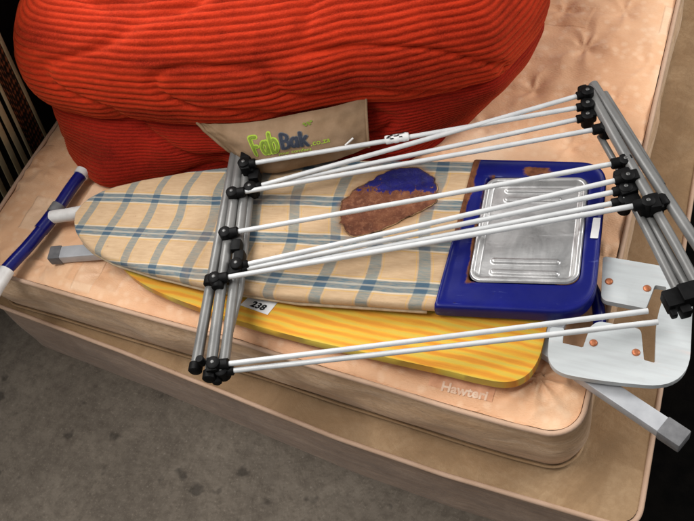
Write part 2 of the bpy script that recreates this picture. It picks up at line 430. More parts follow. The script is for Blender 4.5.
# ------------------------------------------------------------------ mattress
MX0, MX1, MY1, MZ0, MZ1 = -.965, .558, 1.69, .25, .44
FX = [-1.0, -.766, -.522, -.271, -.162, .028, .203, .342, .43, .6]
FY = [-.215, -.221, -.232, -.240, -.244, -.257, -.267, -.274, -.277, -.275]
def front_y(x):
    return interp(x, FX, FY)
def rr_outline(off, n_c=10, step=.02):
    """rounded rectangle of the mattress plan, grown by off, front edge bowed"""
    r = .062; pts = []
    cs = [(MX1-r, -.212+r, -PI/2), (MX1-r, MY1-r, 0), (MX0+r, MY1-r, PI/2), (MX0+r, -.212+r, PI)]
    raw = []
    for cx, cy, a0 in cs:
        for k in range(n_c+1):
            a = a0 + k/n_c*PI/2
            raw.append(Vector((cx+(r+off)*math.cos(a), cy+(r+off)*math.sin(a))))
    m = len(raw)
    for i in range(m):
        a, b = raw[i], raw[(i+1) % m]; L = (b-a).length; k = max(1, int(L/step))
        for j in range(k): pts.append(a.lerp(b, j/k))
    out = []
    for p in pts:
        w = sstep(.5, -.1, p.y)
        out.append(Vector((p.x, p.y + (front_y(p.x)+.212)*w)))
    return out
tufts = []
for i in range(10):
    for j in range(13):
        tufts.append((-.90 + i*.16 + (.08 if j % 2 else 0) + random.uniform(-.025, .025), -.16 + j*.145 + random.uniform(-.025, .025), random.random()*6, random.randint(4, 7), random.uniform(.6, 1.2)))
def mat_z(x, y, d):
    z = MZ1
    for tx, ty, ph, k, s in tufts:
        dx, dy = x-tx, y-ty; r2 = dx*dx+dy*dy
        if r2 < .03:
            r = math.sqrt(r2); a = math.atan2(dy, dx)
            z -= .009*s*math.exp(-r2/.0009)
            z += .0046*s*(1-2*abs(math.sin(.5*(a*k+ph+5*nz(x*8, y*8)))))*math.exp(-r/.055)*min(1, r/.02)
    z += .008*nz(x*3.2, y*3.2) + .0065*nz(x*8, y*8, 3) + .0028*nz(x*19+2*nz(x*5, y*5), y*19, 6)
    w = nz(x*6+nz(x*4, y*4)*2, y*22, 7); z += .0065*(1-abs(w)*2.2)*.6*sstep(.1, .5, nz(x*3, y*3, 9)+.35)
    z -= .012*math.exp(-max(d, 0)/.018)
    if x > .40 and y < .02:     # puckers at the near corner
        cx, cy = x-.465, y+.175
        z += .0085*(1-2*abs(math.sin(math.atan2(cy, cx)*4.5+.4)))*math.exp(-(cx*cx+cy*cy)**.5/.045)*min(1, (cx*cx+cy*cy)**.5/.012)*sstep(.003, .02, d)
    return z
mat_root = empty('mattress', (-.2, .74, MZ0), 0, 'peach brocade double mattress with beige piping, lying on the wider base', 'mattress')
def rel(o, root):       # parts are built in world coordinates; keep them there under the thing
    o.parent = root; o.matrix_parent_inverse = Matrix.LocRotScale(root.location, root.rotation_euler, None).inverted()
    return o
def build_top():
    bm = bmesh.new(); edge = rr_outline(-.004)
    nx, ny = 330, 330
    r = .058; V = []
    ys = []
    for j in range(ny+1):
        t = j/ny; ys.append(t**1.35)
    for j in range(ny+1):
        row = []
        for i in range(nx+1):
            x = lerp(MX0+.004, MX1-.004, i/nx); y0 = -.208; y = lerp(y0, MY1-.004, ys[j])
            # rounded corners: pull outside points onto the arc
            for cx, sx in ((MX0+.004+r, -1), (MX1-.004-r, 1)):
                for cy, sy in ((y0+r, -1), (MY1-.004-r, 1)):
                    if (x-cx)*sx > 0 and (y-cy)*sy > 0:
                        u, v = abs(x-cx)/r, abs(y-cy)/r
                        u2 = u*math.sqrt(max(0, 1-v*v/2)); v2 = v*math.sqrt(max(0, 1-u*u/2))
                        x, y = cx+sx*u2*r, cy+sy*v2*r
            d = min(x-MX0, MX1-x, y-y0+.004, MY1-y)
            for cx, sx in ((MX0+r, -1), (MX1-r, 1)):
                if (x-cx)*sx > 0 and y < y0+r:
                    d = min(d, r-math.hypot(x-cx, y-(y0+r))+.004)
            yy = y + (front_y(x)+.212)*sstep(.5, -.1, y)
            row.append(bm.verts.new((x, yy, mat_z(x, yy, d))))
        V.append(row)
    for j in range(ny):
        for i in range(nx):
            bm.faces.new((V[j][i], V[j][i+1], V[j+1][i+1], V[j+1][i]))
    return from_bm('top_panel', bm, MT['ticking'])
rel(build_top(), mat_root)
def band(name, outline_fn, z0, z1, bulge, mat, rows=9, wr=.003, seed=0):
    bm = bmesh.new(); base = outline_fn(0); big = outline_fn(1); n = len(base); rings = []
    for j in range(rows):
        t = j/(rows-1); b = bulge*math.sin(PI*t)
        ring = []
        for i, p in enumerate(base):
            nrm = (big[i]-p)
            nrm = nrm.normalized() if nrm.length > 1e-9 else Vector((0, 0))
            q = p + nrm*(b + wr*nz(p.x*7+seed, p.y*7, t*2.5)*math.sin(PI*t)*2)
            ring.append(bm.verts.new((q.x, q.y, lerp(z0, z1, t))))
        rings.append(ring)
    for j in range(rows-1):
        for i in range(n):
            bm.faces.new((rings[j][i], rings[j][(i+1) % n], rings[j+1][(i+1) % n], rings[j+1][i]))
    return from_bm(name, bm, mat)
rel(band('side_panel', lambda k: rr_outline(-.004+k*.01), MZ0+.004, MZ1-.010, .014, MT['side'], 15, .007), mat_root)
for z in (MZ1-.008, MZ0+.008):
    pts = [(p.x, p.y, z + .003*nz(p.x*6, p.y*6, z)) for p in rr_outline(.003)]
    bm = bmesh.new(); add_tube(bm, pts,   .0056 if z > .4 else .003, 8, closed=True)
    rel(from_bm('piping' if z > .4 else 'lower_seam', bm, MT['piping'] if z > .4 else MT['basetop']), mat_root)
# woven maker's panel near the front edge
def drape(x, y, lift): 
    return Vector((x, y, mat_z(x, y, min(y-front_y(x), .2)) + lift))
bm = bmesh.new(); V = []
for j in range(9):
    row = []
    for i in range(25):
        x = lerp(.262, .392, i/24); y = lerp(-.243, -.195, j/8) - .004*(i/24)
        row.append(bm.verts.new(drape(x, y, .0012)))
    V.append(row)
for j in range(8):
    for i in range(24): bm.faces.new((V[j][i], V[j][i+1], V[j+1][i+1], V[j+1][i]))
wl = rel(from_bm('woven_label', bm, MT['patchcloth']), mat_root)

# ------------------------------------------------------------------ text helper
def text_mesh(txt, offset=0.0, space=1.0, res=3):
    cu = bpy.data.curves.new('t', 'FONT'); cu.body = txt; cu.size = 1; cu.offset = offset; cu.space_character = space; cu.resolution_u = res
    ob = bpy.data.objects.new('t', cu); COL.objects.link(ob)
    dg = bpy.context.evaluated_depsgraph_get(); dg.update()
    me = bpy.data.meshes.new_from_object(ob.evaluated_get(dg))
    bpy.data.objects.remove(ob); bpy.data.curves.remove(cu)
    return me
def text_obj(name, txt, fn, mat, parent, x0, y0, w, h, offset=0.0, slant=0.0, space=1.0, base_w=None):
    """text squeezed to width w, cap height h at (x0,y0) of a 2-D patch, mapped to 3-D by fn"""
    me = text_mesh(txt, offset, space)
    ref = text_mesh(txt, 0.0, space)
    xs = [v.co.x for v in ref.vertices]; lo, hi = min(xs), max(xs)
    for v in me.vertices:
        u = (v.co.x-lo)/(hi-lo)*w + x0; q = v.co.y/.70*h + y0
        v.co = fn(u + slant*(q-y0), q)
    bpy.data.meshes.remove(ref); me.name = name
    return link(name, me, mat, parent, smooth=False)
t = text_obj('lettering', 'Hawteri', lambda u, v: drape(u, v, .0016), MT['weavemark'], None, .290, -.247, .090, .019, .03)
t.parent = wl

# ------------------------------------------------------------------ base
base_root = empty('bed_base', (-.15, .65, 0), 0, 'worn brown bed base under the peach mattress, standing on the concrete', 'bed base')
def base_outline(off):
    fx = [-1.05, -.96, -.56, -.2, .05, .3, .72]; fy = [-.218, -.226, -.262, -.302, -.330, -.345, -.352]
    raw = round_poly([(.690+off, -.40-off), (.655+off, 1.72+off), (-1.02-off, 1.72+off), (-1.02-off, -.40-off)], .05, 8)
    out = []; m = len(raw)
    for i in range(m):
        a, b = Vector(raw[i]), Vector(raw[(i+1) % m]); k = max(1, int((b-a).length/.03))
        for j in range(k): out.append(a.lerp(b, j/k))
    return [Vector((p.x, p.y + (interp(p.x, fx, fy)+.40)*sstep(.6, -.2, p.y))) for p in out]
rel(band('side_panel', lambda k: base_outline(-.004+k*.01), .0, .243, .004, MT['baseside'], 8, .003, 5), base_root)
bm = bmesh.new(); f = bm.faces.new([bm.verts.new((p.x, p.y, .244)) for p in base_outline(-.003)])
rel(from_bm('top_panel', bm, MT['basetop'], smooth=False), base_root)
for z in (.243,):
    bm = bmesh.new(); add_tube(bm, [(p.x, p.y, z+.002*nz(p.x*8, p.y*8)) for p in base_outline(.002)], .0056, 8, closed=True)
    rel(from_bm('piping', bm, MT['piping']), base_root)

# ------------------------------------------------------------------ yellow ironing board
YZ = .490
yel = empty('yellow_ironing_board', (0, -.06, .44), 0, 'yellow striped ironing board with white iron rest, lying under the plaid one', 'ironing board')
yo = spline([(-.575, -.03, 0), (-.55, -.105, 0), (-0.4972, -0.1538, 0.4880), (-0.3942, -0.1936, 0.4880), (-0.2029, -0.2193, 0.4880), (-0.0099, -0.2291, 0.4880), (0.1438, -0.2285, 0.4880), (0.2879, -0.2268, 0.4880), (0.3669, -0.2272, 0.4880), (0.4173, -0.2217, 0.4880), (0.4479, -0.2000, 0.4880), (0.4616, -0.1622, 0.4880), (0.4627, -0.1090, 0.4880), (0.4602, -0.0551, 0.4880), (0.4595, 0.0010, 0.4880), (.44, .09, .488), (.40, .125, .488), (.3, .125, .488), (0, .11, .488), (-.35, .085, .488), (-.5, .045, .488), (-.565, .0, .488)], 6, True)
yo = [(p[0], p[1]) for p in yo]
bm = bmesh.new(); add_prism(bm, yo, YZ-.026, YZ, .009, 4)
rel(sharp(from_bm('cover', bm, MT['yellow']), 60), yel)
# square legs
def sq_leg(p0, p1, w, h, cap_at, cap_len):
    a, b = Vector(p0), Vector(p1); d = (b-a).normalized(); s = Vector((0, 0, 1)).cross(d).normalized(); u = d.cross(s)
    bm = bmesh.new(); add_box(bm, (a+b)/2, d, s, u, (b-a).length, w, h, .003)
    lg = rel(sharp(from_bm('leg', bm, MT['galv']), 35), yel)
    bm = bmesh.new(); e = b + d*(cap_len/2-.012); add_box(bm, e, d, s, u, cap_len, w+.004, h+.004, .004)
    cp = from_bm('end_cap', bm, MT['grey']); sharp(cp, 35); cp.parent = lg
    return lg
sq_leg((.30, -.045, .456), (0.7074, -0.2347, 0.4700), .034, .026, 1, .045)
sq_leg((-.42, -.06, .455), (-0.6956, -0.1479, 0.4580), .034, .024, 1, .030)
# strut beside the iron rest
bm = bmesh.new()
a, b = Vector((0.4864, -0.0149, 0.4780)), Vector((0.4733, -0.1053, 0.4780)); d = (b-a).normalized(); s = Vector((0, 0, 1)).cross(d)
add_box(bm, (a+b)/2, d, s, Vector((0, 0, 1)), (b-a).length, .032, .018, .003)
rel(sharp(from_bm('strut', bm, MT['galv']), 35), yel)
# white iron rest with cut-outs
PZ = .502
rp = [(0.5335, 0.0854, 0.5020), (0.6558, 0.0858, 0.5020), (0.7088, 0.0309, 0.5020), (0.7283, -0.1612, 0.5020), (0.5794, -0.1837, 0.5020), (0.4826, -0.1876, 0.5020), (0.4693, -0.0952, 0.5020),
      (0.4949, -0.0913, 0.5020), (0.4990, -0.1234, 0.5020), (0.5370, -0.1238, 0.5020), (0.5407, -0.0780, 0.5020), (0.5523, -0.0619, 0.5020), (0.6302, -0.0608, 0.5020), (0.6459, -0.1232, 0.5020), (0.6652, -0.1245, 0.5020), (0.6531, -0.0312, 0.5020), (0.6609, 0.0404, 0.5020), (0.6391, 0.0400, 0.5020), (0.6317, -0.0152, 0.5020), (0.5489, -0.0152, 0.5020)]
rr = [.008, .012, .02, .075, .10, .060, .006, .003, .003, .003, .004, .012, .010, .003, .003, .03, .004, .004, .005, .014]
poly = round_poly([p[:2] for p in rp], rr, 10)
bm = bmesh.new(); add_prism(bm, poly, PZ-.014, PZ, .0005, 1)
rest = rel(sharp(from_bm('iron_rest', bm, MT['board']), 40), yel)
for p in ((0.5556, 0.0292, 0.5020), (0.6263, 0.0290, 0.5020), (0.5534, -0.1100, 0.5020), (0.6299, -0.1114, 0.5020)):
    bm = bmesh.new(); 
    add_tube(bm, [(p[0], p[1], PZ-.001+h) for h in (0, .002, .0034, .004)], .0075, 16, rfun=lambda t: (1.0, 1.0, .75, .3)[int(round(t*3))])
    rv = from_bm('rivet', bm, MT['copper']); rv.parent = rest

# ------------------------------------------------------------------ blue ironing board (local frame: a along, b across)
BA = math.radians(8.5)
blu = empty('blue_ironing_board', (-.655, -.064, .44), BA, 'blue ironing board in burnt plaid cover with steel iron plate, above the yellow board', 'ironing board')
BZ = .090; BT = .026                                          # local heights (root at .44)
wf = lambda a: interp(a, [0, .008, .02, .045, .08, .141, .25, .378, .6, .9, 1.3], [0, .030, .051, .075, .098, .124, .15, .172, .190, .187, .187])
wb = lambda a: interp(a, [0, .008, .02, .045, .08, .135, .25, .35, .6, .9, 1.3], [0, .028, .047, .068, .086, .105, .135, .152, .180, .187, .187])
STR = [-.04, .036, .112, .188, .261, .346, .45, .545, .645, .74, .845, .95]
HOLE = [(.649, .052, 0), (.652, .02, 0), (.660, -.006, 0), (.681, -.027, 0), (.71, -.026, 0), (.734, -.016, 0), (.765, .0, 0), (.800, .026, 0), (.830, .046, 0), (.850, .066, 0), (.852, .092, 0), (.843, .122, 0), (.825, .143, 0), (.80, .157, 0), (.76, .156, 0), (.725, .138, 0), (.69, .112, 0), (.662, .082, 0)]
def cov_z(a, b):
    w = nz(a*5+nz(a*3, b*3)*1.5, b*16, 5)
    return .0018*nz(a*9, b*9, 2) + .0022*(1-2.4*abs(w))*sstep(-.2, .35, nz(a*4, b*5, 12)) + .0012*nz(a*26, b*9, 7)
def hole_d(a, b):
    p = Vector((a, b)); best = 9
    for i in range(len(HOLE)):
        q0, q1 = Vector(HOLE[i][:2]), Vector(HOLE[(i+1) % len(HOLE)][:2]); e = q1-q0
        t = max(0, min(1, (p-q0).dot(e)/e.dot(e))); best = min(best, (p-q0-e*t).length)
    return best
def cover_mesh():
    bm = bmesh.new(); lb = bm.verts.layers.float.new('burn'); uvl = bm.loops.layers.uv.new('UVMap')
    na, nb = 150, 46; V = []; UV = {}
    prof = []                                  # (cross position -1..1, inset, dz)
    side = [(-BT, .006), (-BT*.75, .001), (-BT*.4, -.001), (-.006, .0005), (-.0018, .003), (0, .008)]
    for i in range(na+1):
        t = i/na; s = (t**1.6)
        row = []
        acc = []
        def add(a, b, z):
            acc.append((a, b, z))
        aend = lambda b: .904 + .092*b
        F, Bk = wf(s*.9), wb(s*.9)
        pts = []
        for dz, ins in side: pts.append((-max(F-ins, 0), dz))
        for k in range(1, nb): 
            lo, hi = -max(F-.008, 0), max(Bk-.008, 0); pts.append((lerp(lo, hi, k/nb), 0))
        for dz, ins in side[::-1]: pts.append((max(Bk-ins, 0), dz))
        for b, dz in pts:
            a = s*aend(b)
            z = BZ + dz
            if dz == 0: z += cov_z(a, b) - .002*math.exp(-a/.012)
            elif dz < -.002: z += 0
            vv = bm.verts.new((a, b + (.0015*nz(a*14, 3, dz*40) if dz < 0 else 0), z))
            vv[lb] = max(0, 1-hole_d(a, b)/.030) if .6 < a < .9 else 0
            arc = b if abs(dz) < 1e-9 else (b + math.copysign(-dz*.8, b))
            bend = .038*sstep(.06, .16, b)*sstep(.6, .2, a)
            u = interp(a - bend - .010*math.sin(b*22+a*5), STR, list(range(len(STR))))
            p = interp(a, [0, .2, .6, 1], [.094, .095, .103, .105])
            UV[vv] = (u + .5, arc/p + (-.08 if a > .4 else 0) )
            row.append(vv)
        V.append(row)
    for i in range(na):
        for k in range(len(V[0])-1):
            q = (V[i][k], V[i+1][k], V[i+1][k+1], V[i][k+1])
            try: f = bm.faces.new(q)
            except ValueError: continue
            for lp in f.loops: lp[uvl].uv = UV[lp.vert]
    return bm
bm = cover_mesh()
bmesh.ops.recalc_face_normals(bm, faces=bm.faces)
cov = from_bm('cover', bm, MT['plaid'], blu)
# hem along the front lower edge
hp = [(a, -wf(a)+.004 - .002, BZ-BT+.001 + .002*nz(a*18, 4)) for a in [k*.012+.04 for k in range(70)]]
bm = bmesh.new(); add_tube(bm, hp, .0042, 8)
hm = from_bm('hem', bm, MT['hem']); hm.parent = cov
# scorched hole shaped like an iron
so = spline(HOLE, 5, True)
cc = Vector((.752, .062, 0)); bm = bmesh.new()
lay_b = bm.verts.layers.float.new('blue'); lay_r = bm.verts.layers.float.new('rim'); rings = []
NR = 26
for k in range(NR+1):
    t = k/NR; ring = []
    for i, p in enumerate(so):
        jag = 1 + .05*nz(p.x*55, p.y*55, 1)+.045*nz(p.x*150, p.y*150, 4)
        q = cc + (p-cc)*t*jag
        z = BZ + cov_z(q.x, q.y) + .0022 - .0012*(1-t**6)
        v = bm.verts.new((q.x, q.y, z)) if k or i == 0 else ring[0]
        if k or i == 0:
            dline = (q.y - .094) - (.0 if q.x < .76 else (q.x-.76)*.06)
            v[lay_b] = .5 + max(-.9, min(.6, dline*26)) + (-.25 if q.x < .73 else .1)*(1 if dline > 0 else 0)
            v[lay_r] = t
        ring.append(v)
    rings.append(ring)
n = len(so)
for k in range(NR):
    for i in range(n):
        j = (i+1) % n
        if k == 0: bm.faces.new((rings[0][0], rings[1][i], rings[1][j]))
        else: bm.faces.new((rings[k][i], rings[k+1][i], rings[k+1][j], rings[k][j]))
sc = from_bm('scorched_hole', bm, MT['scorch']); sc.parent = cov
lip = []
for i, p in enumerate(so):
    jag = 1 + .05*nz(p.x*55, p.y*55, 1)+.045*nz(p.x*150, p.y*150, 4)
    q = cc + (p-cc)*jag*1.004; lip.append((q.x, q.y, BZ + cov_z(q.x, q.y) + .0018 + .001*nz(q.x*90, q.y*90, 3)))
bm = bmesh.new(); add_tube(bm, lip, .0011, 6, closed=True)
lp_ = from_bm('charred_edge', bm, MT['char']); lp_.parent = cov
sc['label'] = 'iron-shaped burn hole showing rusty brown and blue metal'
# blue sheet frame with an opening for the plate
def resample(poly, n):
    P = [Vector(p) for p in poly]; L = [0]
    for i in range(len(P)): L.append(L[-1] + (P[(i+1) % len(P)]-P[i]).length)
    out = []
    for k in range(n):
        s = k/n*L[-1]
        for i in range(len(P)):
            if s <= L[i+1]:
                out.append(P[i].lerp(P[(i+1) % len(P)], (s-L[i])/max(1e-9, L[i+1]-L[i]))); break
    return out
outer = round_poly([(.884, -.190), (1.186, -.182), (1.199, .187), (.918, .188)], [.006, .075, .06, .004], 14)
inner = round_poly([(.944, -.124), (1.156, -.118), (1.162, .140), (.952, .140)], [.012, .03, .03, .012], 8)
NS = 160
cen = Vector((1.052, .01))
def by_angle(poly, n):
    out = []; P = [Vector(p) for p in poly]; m = len(P)
    for k in range(n):
        a = -PI + 2*PI*k/n; d = Vector((math.cos(a), math.sin(a))); best = None
        for i in range(m):
            p, q = P[i]-cen, P[(i+1) % m]-cen; e = q-p
            den = d.x*e.y - d.y*e.x
            if abs(den) < 1e-12: continue
            t = (p.x*e.y - p.y*e.x)/den; s = (p.x*d.y - p.y*d.x)/den
            if t > 0 and -1e-9 <= s <= 1+1e-9: best = t if best is None else max(best, t)
        out.append(cen + d*(best or .1))
    return out
# make sure the true corners are hit: insert dense sampling
NS = 360
po, pi_ = by_angle(outer, NS), by_angle(inner, NS)
bm = bmesh.new(); lay = bm.verts.layers.float.new('rust'); R = []
levels = [(.985, -.030, 0), (1.0, -.022, 0), (1.0, -.008, 0), (.985, -.001, 0), (.95, .0028, 0), (.89, .0034, 0), (.83, .0022, 0), (.77, .0002, 0), (.6, .0002, 0), (.3, .0014, 0), (.06, .0012, 0), (0.0, -.001, 0), (-.03, -.010, 0)]
for t, dz, _ in levels:
    ring = []
    for i in range(NS):
        q = pi_[i].lerp(po[i], t)
        v = bm.verts.new((q.x, q.y, BZ + dz + .001))
        left = sstep(.955, .945, q.x)*sstep(.895, .925, q.x)
        inn = sstep(.35, .0, t)
        sl = .904+.092*q.y
        edge_l = sstep(.022, .006, q.x-sl)*sstep(-.06, .02, q.y)*.85
        near_p = sstep(.020, .004, .950-q.x)*sstep(.09, .0, q.y)*sstep(-.15, -.10, q.y)*.85 if q.x < .952 else 0
        top_r = .80*sstep(.138, .148, q.y)*sstep(.180, .165, q.y)*sstep(1.0, 1.04, q.x)*sstep(1.13, 1.07, q.x)
        v[lay] = max(-.15, edge_l, near_p, top_r, .5*inn*(1 if q.x < .97 else .3)) - .05 + .12*nz(q.x*40, q.y*40, 2)
        ring.append(v)
    R.append(ring)
for k in range(len(R)-1):
    for i in range(NS):
        j = (i+1) % NS; bm.faces.new((R[k][i], R[k][j], R[k+1][j], R[k+1][i]))
frame = from_bm('rest_frame', bm, MT['blue'], blu); sharp(frame, 60)
# underside tray of the board
bm = bmesh.new()
under = [(a, -wf(a)+.012) for a in [k*.03 for k in range(1, 38)]] + [(a, wb(a)-.012) for a in [k*.03 for k in range(37, 0, -1)]]
add_prism(bm, under, BZ-BT-.004, BZ-BT+.002)
sharp(from_bm('metal_base', bm, MT['bluetube'], blu), 40)
# pressed steel plate
def cap(p, a, b, r):
    ab = b-a; t = max(0, min(1, (p-a).dot(ab)/ab.dot(ab))); return (p-(a+ab*t)).length - r
ribs = [((1.000, .110), (1.104, .113)), ((1.000, .086), (1.104, .090)), ((.990, -.069), (1.110, -.064)), ((.990, -.095), (1.110, -.092))]
bm = bmesh.new(); V = []; na, nb = 150, 190
for i in range(na+1):
    row = []
    for j in range(nb+1):
        u, v = i/na*2-1, j/nb*2-1
        hx, hy, r = .1055, .131, .026
        # rounded rectangle parameterisation
        x, y = u*hx, v*hy
        if abs(x) > hx-r and abs(y) > hy-r:
            uu, vv = (abs(x)-hx+r)/r, (abs(y)-hy+r)/r
            x = math.copysign(hx-r + r*uu*math.sqrt(max(0, 1-vv*vv/2)), x); y = math.copysign(hy-r + r*vv*math.sqrt(max(0, 1-uu*uu/2)), y)
        qx, qy = abs(x)-(hx-r), abs(y)-(hy-r)
        d = -(math.hypot(max(qx, 0), max(qy, 0)) + min(max(qx, qy), 0) - r)     # distance inside the edge
        z = BZ + .003 + .004*sstep(0, .003, d) - .0125*sstep(.008, .019, d)
        a, b = 1.0535 + x + .004*(y/hy), .009 + y + .02*(x/hx)*.25
        p = Vector((a, b))
        for c0, c1 in ribs:
            z += .0042*sstep(.0035, -.0015, cap(p, Vector(c0), Vector(c1), .0045))
        z += .0011*nz(a*14, b*14, 8)*sstep(.015, .03, d)
        row.append(bm.verts.new((a, b, z)))
    V.append(row)
for i in range(na):
    for j in range(nb): bm.faces.new((V[i][j], V[i+1][j], V[i+1][j+1], V[i][j+1]))
plate = from_bm('steel_plate', bm, MT['steel'], blu)
# sticker on the frame
bm = bmesh.new()
add_prism(bm, round_poly([(1.171, -.008), (1.186, -.008), (1.190, .042), (1.175, .042)], .002, 2), BZ+.0030, BZ+.0037)
stk = from_bm('sticker', bm, MT['paper'], smooth=False); stk.parent = frame
# T-foot at the nose end
fz = .035
foot = [(-.161, -.150, fz), (-.158, -.135, fz), (-.146, -.105, fz), (-.132, -.072, fz), (-.116, -.025, fz), (-.102, .027, fz), (-.088, .106, fz), (-.075, .160, fz)]
fp = spline(foot, 8)
ft = tube_obj('foot_tube', fp, .0155, MT['bluetube'], blu, 18)
def sub_tube(name, pts, r, mat, par, seg=18):
    o = tube_obj(name, pts, r, mat, None, seg); o.parent = par; return o
sub_tube('end_cap', [(-.168, -.235, fz), (-.164, -.185, fz), (-.157, -.138, fz)], .0185, MT['white'], ft)
sub_tube('end_cap', [(-.0765, .152, fz), (-.0735, .168, fz)], .0185, MT['white'], ft)
sub_tube('collar', [(-.1025, .030, fz+.001), (-.0975, .056, fz+.001)], .0172, MT['grey'], ft)
sub_tube('connector', [(-.100, .018, fz+.004), (-.055, .026, fz+.006), (-.010, .036, fz+.009), (.03, .042, fz+.012)], .0165, MT['white'], ft)
sub_tube('bracket', [(-.1165, -.020, fz), (-.1085, .004, fz), (-.103, .026, fz)], .0178, MT['bluetube'], ft)
# leg end showing under the right side
tube_obj('leg', spline([(1.12, .02, .035), (1.165, -.06, .036), (1.188, -.105, .034), (1.197, -.15, .030), (1.198, -.185, .028)], 6), .0125, MT['bluetube'], blu, 16)

# ------------------------------------------------------------------ lot tag on the yellow cover
tz = YZ + .0012
tq = [(-0.1676, -0.1876, 0.4912), (-0.0981, -0.1958, 0.4912), (-0.0881, -0.1610, 0.4912), (-0.1554, -0.1605, 0.4912)]
bm = bmesh.new(); add_prism(bm, [p[:2] for p in tq], tz-.0006, tz)
tag = from_bm('paper_tag', bm, MT['paper'], smooth=False, label='small white paper tag printed 238 on the yellow cover', cat='tag')
A, B, D = Vector(tq[0]), Vector(tq[1]), Vector(tq[3])
def tagmap(u, v): 
    q = A + (B-A)*u + (D-A)*v; return Vector((q.x, q.y, tz+.0008))
text_obj('lettering', '238', tagmap, MT['black_ink'], tag, .30, .20, .46, .48, .045, space=1.08)

# ------------------------------------------------------------------ bean bag
bag = empty('bean_bag', (-.35, .82, .44), 0, 'big red corduroy bean bag with taupe label panel, on the back of the mattress', 'bean bag')
BC = Vector((-.35, .82))
def ring_fn(pts, back):
    """closed radial function through front points (world xy) and back radii at given angles"""
    ks = []
    for p in pts:
        d = Vector(p[:2])-BC; ks.append((math.atan2(d.y, d.x), d.length))
    for a, r in back: ks.append((math.radians(a), r))
    ks = sorted(((a % (2*PI)), r) for a, r in ks)
    m = len(ks)
    ext = [(ks[-1][0]-2*PI, ks[-1][1])] + ks + [(ks[0][0]+2*PI, ks[0][1])]
    N = 320; vals = []
    for i in range(N):
        a = 2*PI*i/N
        for k in range(len(ext)-1):
            if ext[k][0] <= a <= ext[k+1][0]:
                t = (a-ext[k][0])/max(1e-9, ext[k+1][0]-ext[k][0]); vals.append(lerp(ext[k][1], ext[k+1][1], t)); break
    for _ in range(3): vals = [(vals[i-1]+2*vals[i]+vals[(i+1) % N])/4 for i in range(N)]
    return vals
backs = lambda s: [(0, .60*s), (45, .62*s), (90, .62*s), (135, .64*s), (165, .64*s)]
r_bot = ring_fn([(-.97, .40), (-.90, .235), (-0.7827, 0.1206, 0.4450), (-0.7016, 0.0788, 0.4450), (-0.6748, 0.0806, 0.4450), (-0.5593, 0.1351, 0.4450), (-0.3961, 0.1881, 0.4450), (-0.2078, 0.2322, 0.4450), (0.0302, 0.2911, 0.4450), (0.1077, 0.3611, 0.4450), (0.1610, 0.4501, 0.4450), (0.1917, 0.5477, 0.4450)], backs(.97))
r_bulge = ring_fn([(-.965, .45), (-.925, .32), (-0.8725, 0.2006, 0.6550), (-0.8266, 0.1631, 0.6550), (-0.7343, 0.1508, 0.6550), (-0.5800, 0.1493, 0.6550), (-0.3817, 0.1656, 0.6550), (-0.2540, 0.1954, 0.6550), (-0.0254, 0.2946, 0.6550), (0.1352, 0.3516, 0.6550), (0.2542, 0.3987, 0.6550)], backs(1.04))
r_seam = [v-.034 for v in r_bulge]
N = 320
def rmix(a, b, t): return [lerp(a[i], b[i], t) for i in range(N)]
lower = [(.441, r_bot, 0), (.47, r_bot, .012), (.53, rmix(r_bot, r_seam, .55), .024), (.585, rmix(r_bot, r_seam, .92), .024), (.622, r_seam, .006)]
upper = [(.612, r_seam, .004), (.622, r_seam, .024), (.66, r_seam, .038), (.71, r_seam, .040), (.77, r_seam, .022), (.83, r_seam, -.025), (.875, r_seam, -.10), (.905, r_seam, -.20), (.92, r_seam, -.31), (.925, r_seam, -.42), (.925, r_seam, -.62)]
def bag_mesh(prof, rows, ribw, amp, name, mat, wr):
    # profile spline in (z, extra offset), with the radius function blended between rings
    bm = bmesh.new(); uvl = bm.loops.layers.uv.new('UVMap')
    ctrl = []
    for i in range(N):
        a = 2*PI*i/N
        ctrl.append([Vector((max(.02, r[i]+off), z, 0)) for z, r, off in prof])
    cols = []
    for i in range(N):
        sp = spline(ctrl[i], 14); cols.append(sp)
    # arc length of a reference column -> common parameters
    m = len(cols[0]); ref = cols[int(N*.72)]
    L = [0]
    for k in range(1, m): L.append(L[-1] + (ref[k]-ref[k-1]).length)
    V = []; gl = bm.verts.layers.float.new('groove')
    for j in range(rows+1):
        s = L[-1]*j/rows; k = 0
        while k < m-2 and L[k+1] < s: k += 1
        t = (s-L[k])/max(1e-9, L[k+1]-L[k]); row = []
        for i in range(N):
            a = 2*PI*i/N; p = cols[i][k].lerp(cols[i][k+1], t)
            tang = (cols[i][k+1]-cols[i][k]).normalized(); nr = Vector((tang.y, -tang.x, 0))
            ca, sa = math.cos(a), math.sin(a)
            x0, y0 = BC.x+p.x*ca, BC.y+p.x*sa
            ph = s/ribw + .5*nz(ca*2.5, sa*2.5, s*3)
            rib = abs(math.sin(PI*ph))**.6
            disp = amp*(rib-.6)*min(1, p.x/.15) + wr*1.3*nz(x0*4.5, y0*4.5, p.y*5) + wr*.5*nz(x0*13, y0*13, p.y*11) - wr*1.1*math.exp(-(nz(x0*3+5, y0*3, p.y*9)/.06)**2)
            fade = min(1, j/4, (rows-j)/4 if name != 'top_panel' else 1)
            q = p + nr*disp*fade
            vv = bm.verts.new((BC.x+q.x*ca, BC.y+q.x*sa, q.y)); vv[gl] = max(0, 1-rib*1.15); row.append(vv)
        V.append(row)
    for j in range(rows):
        for i in range(N):
            k = (i+1) % N; bm.faces.new((V[j][i], V[j][k], V[j+1][k], V[j+1][i]))
    bm.faces.new(V[-1]) if name == 'top_panel' else None
    return from_bm(name, bm, mat)
rel(bag_mesh(lower, 170, .0080, .0021, 'side_panel', MT['cord2'], .012), bag)
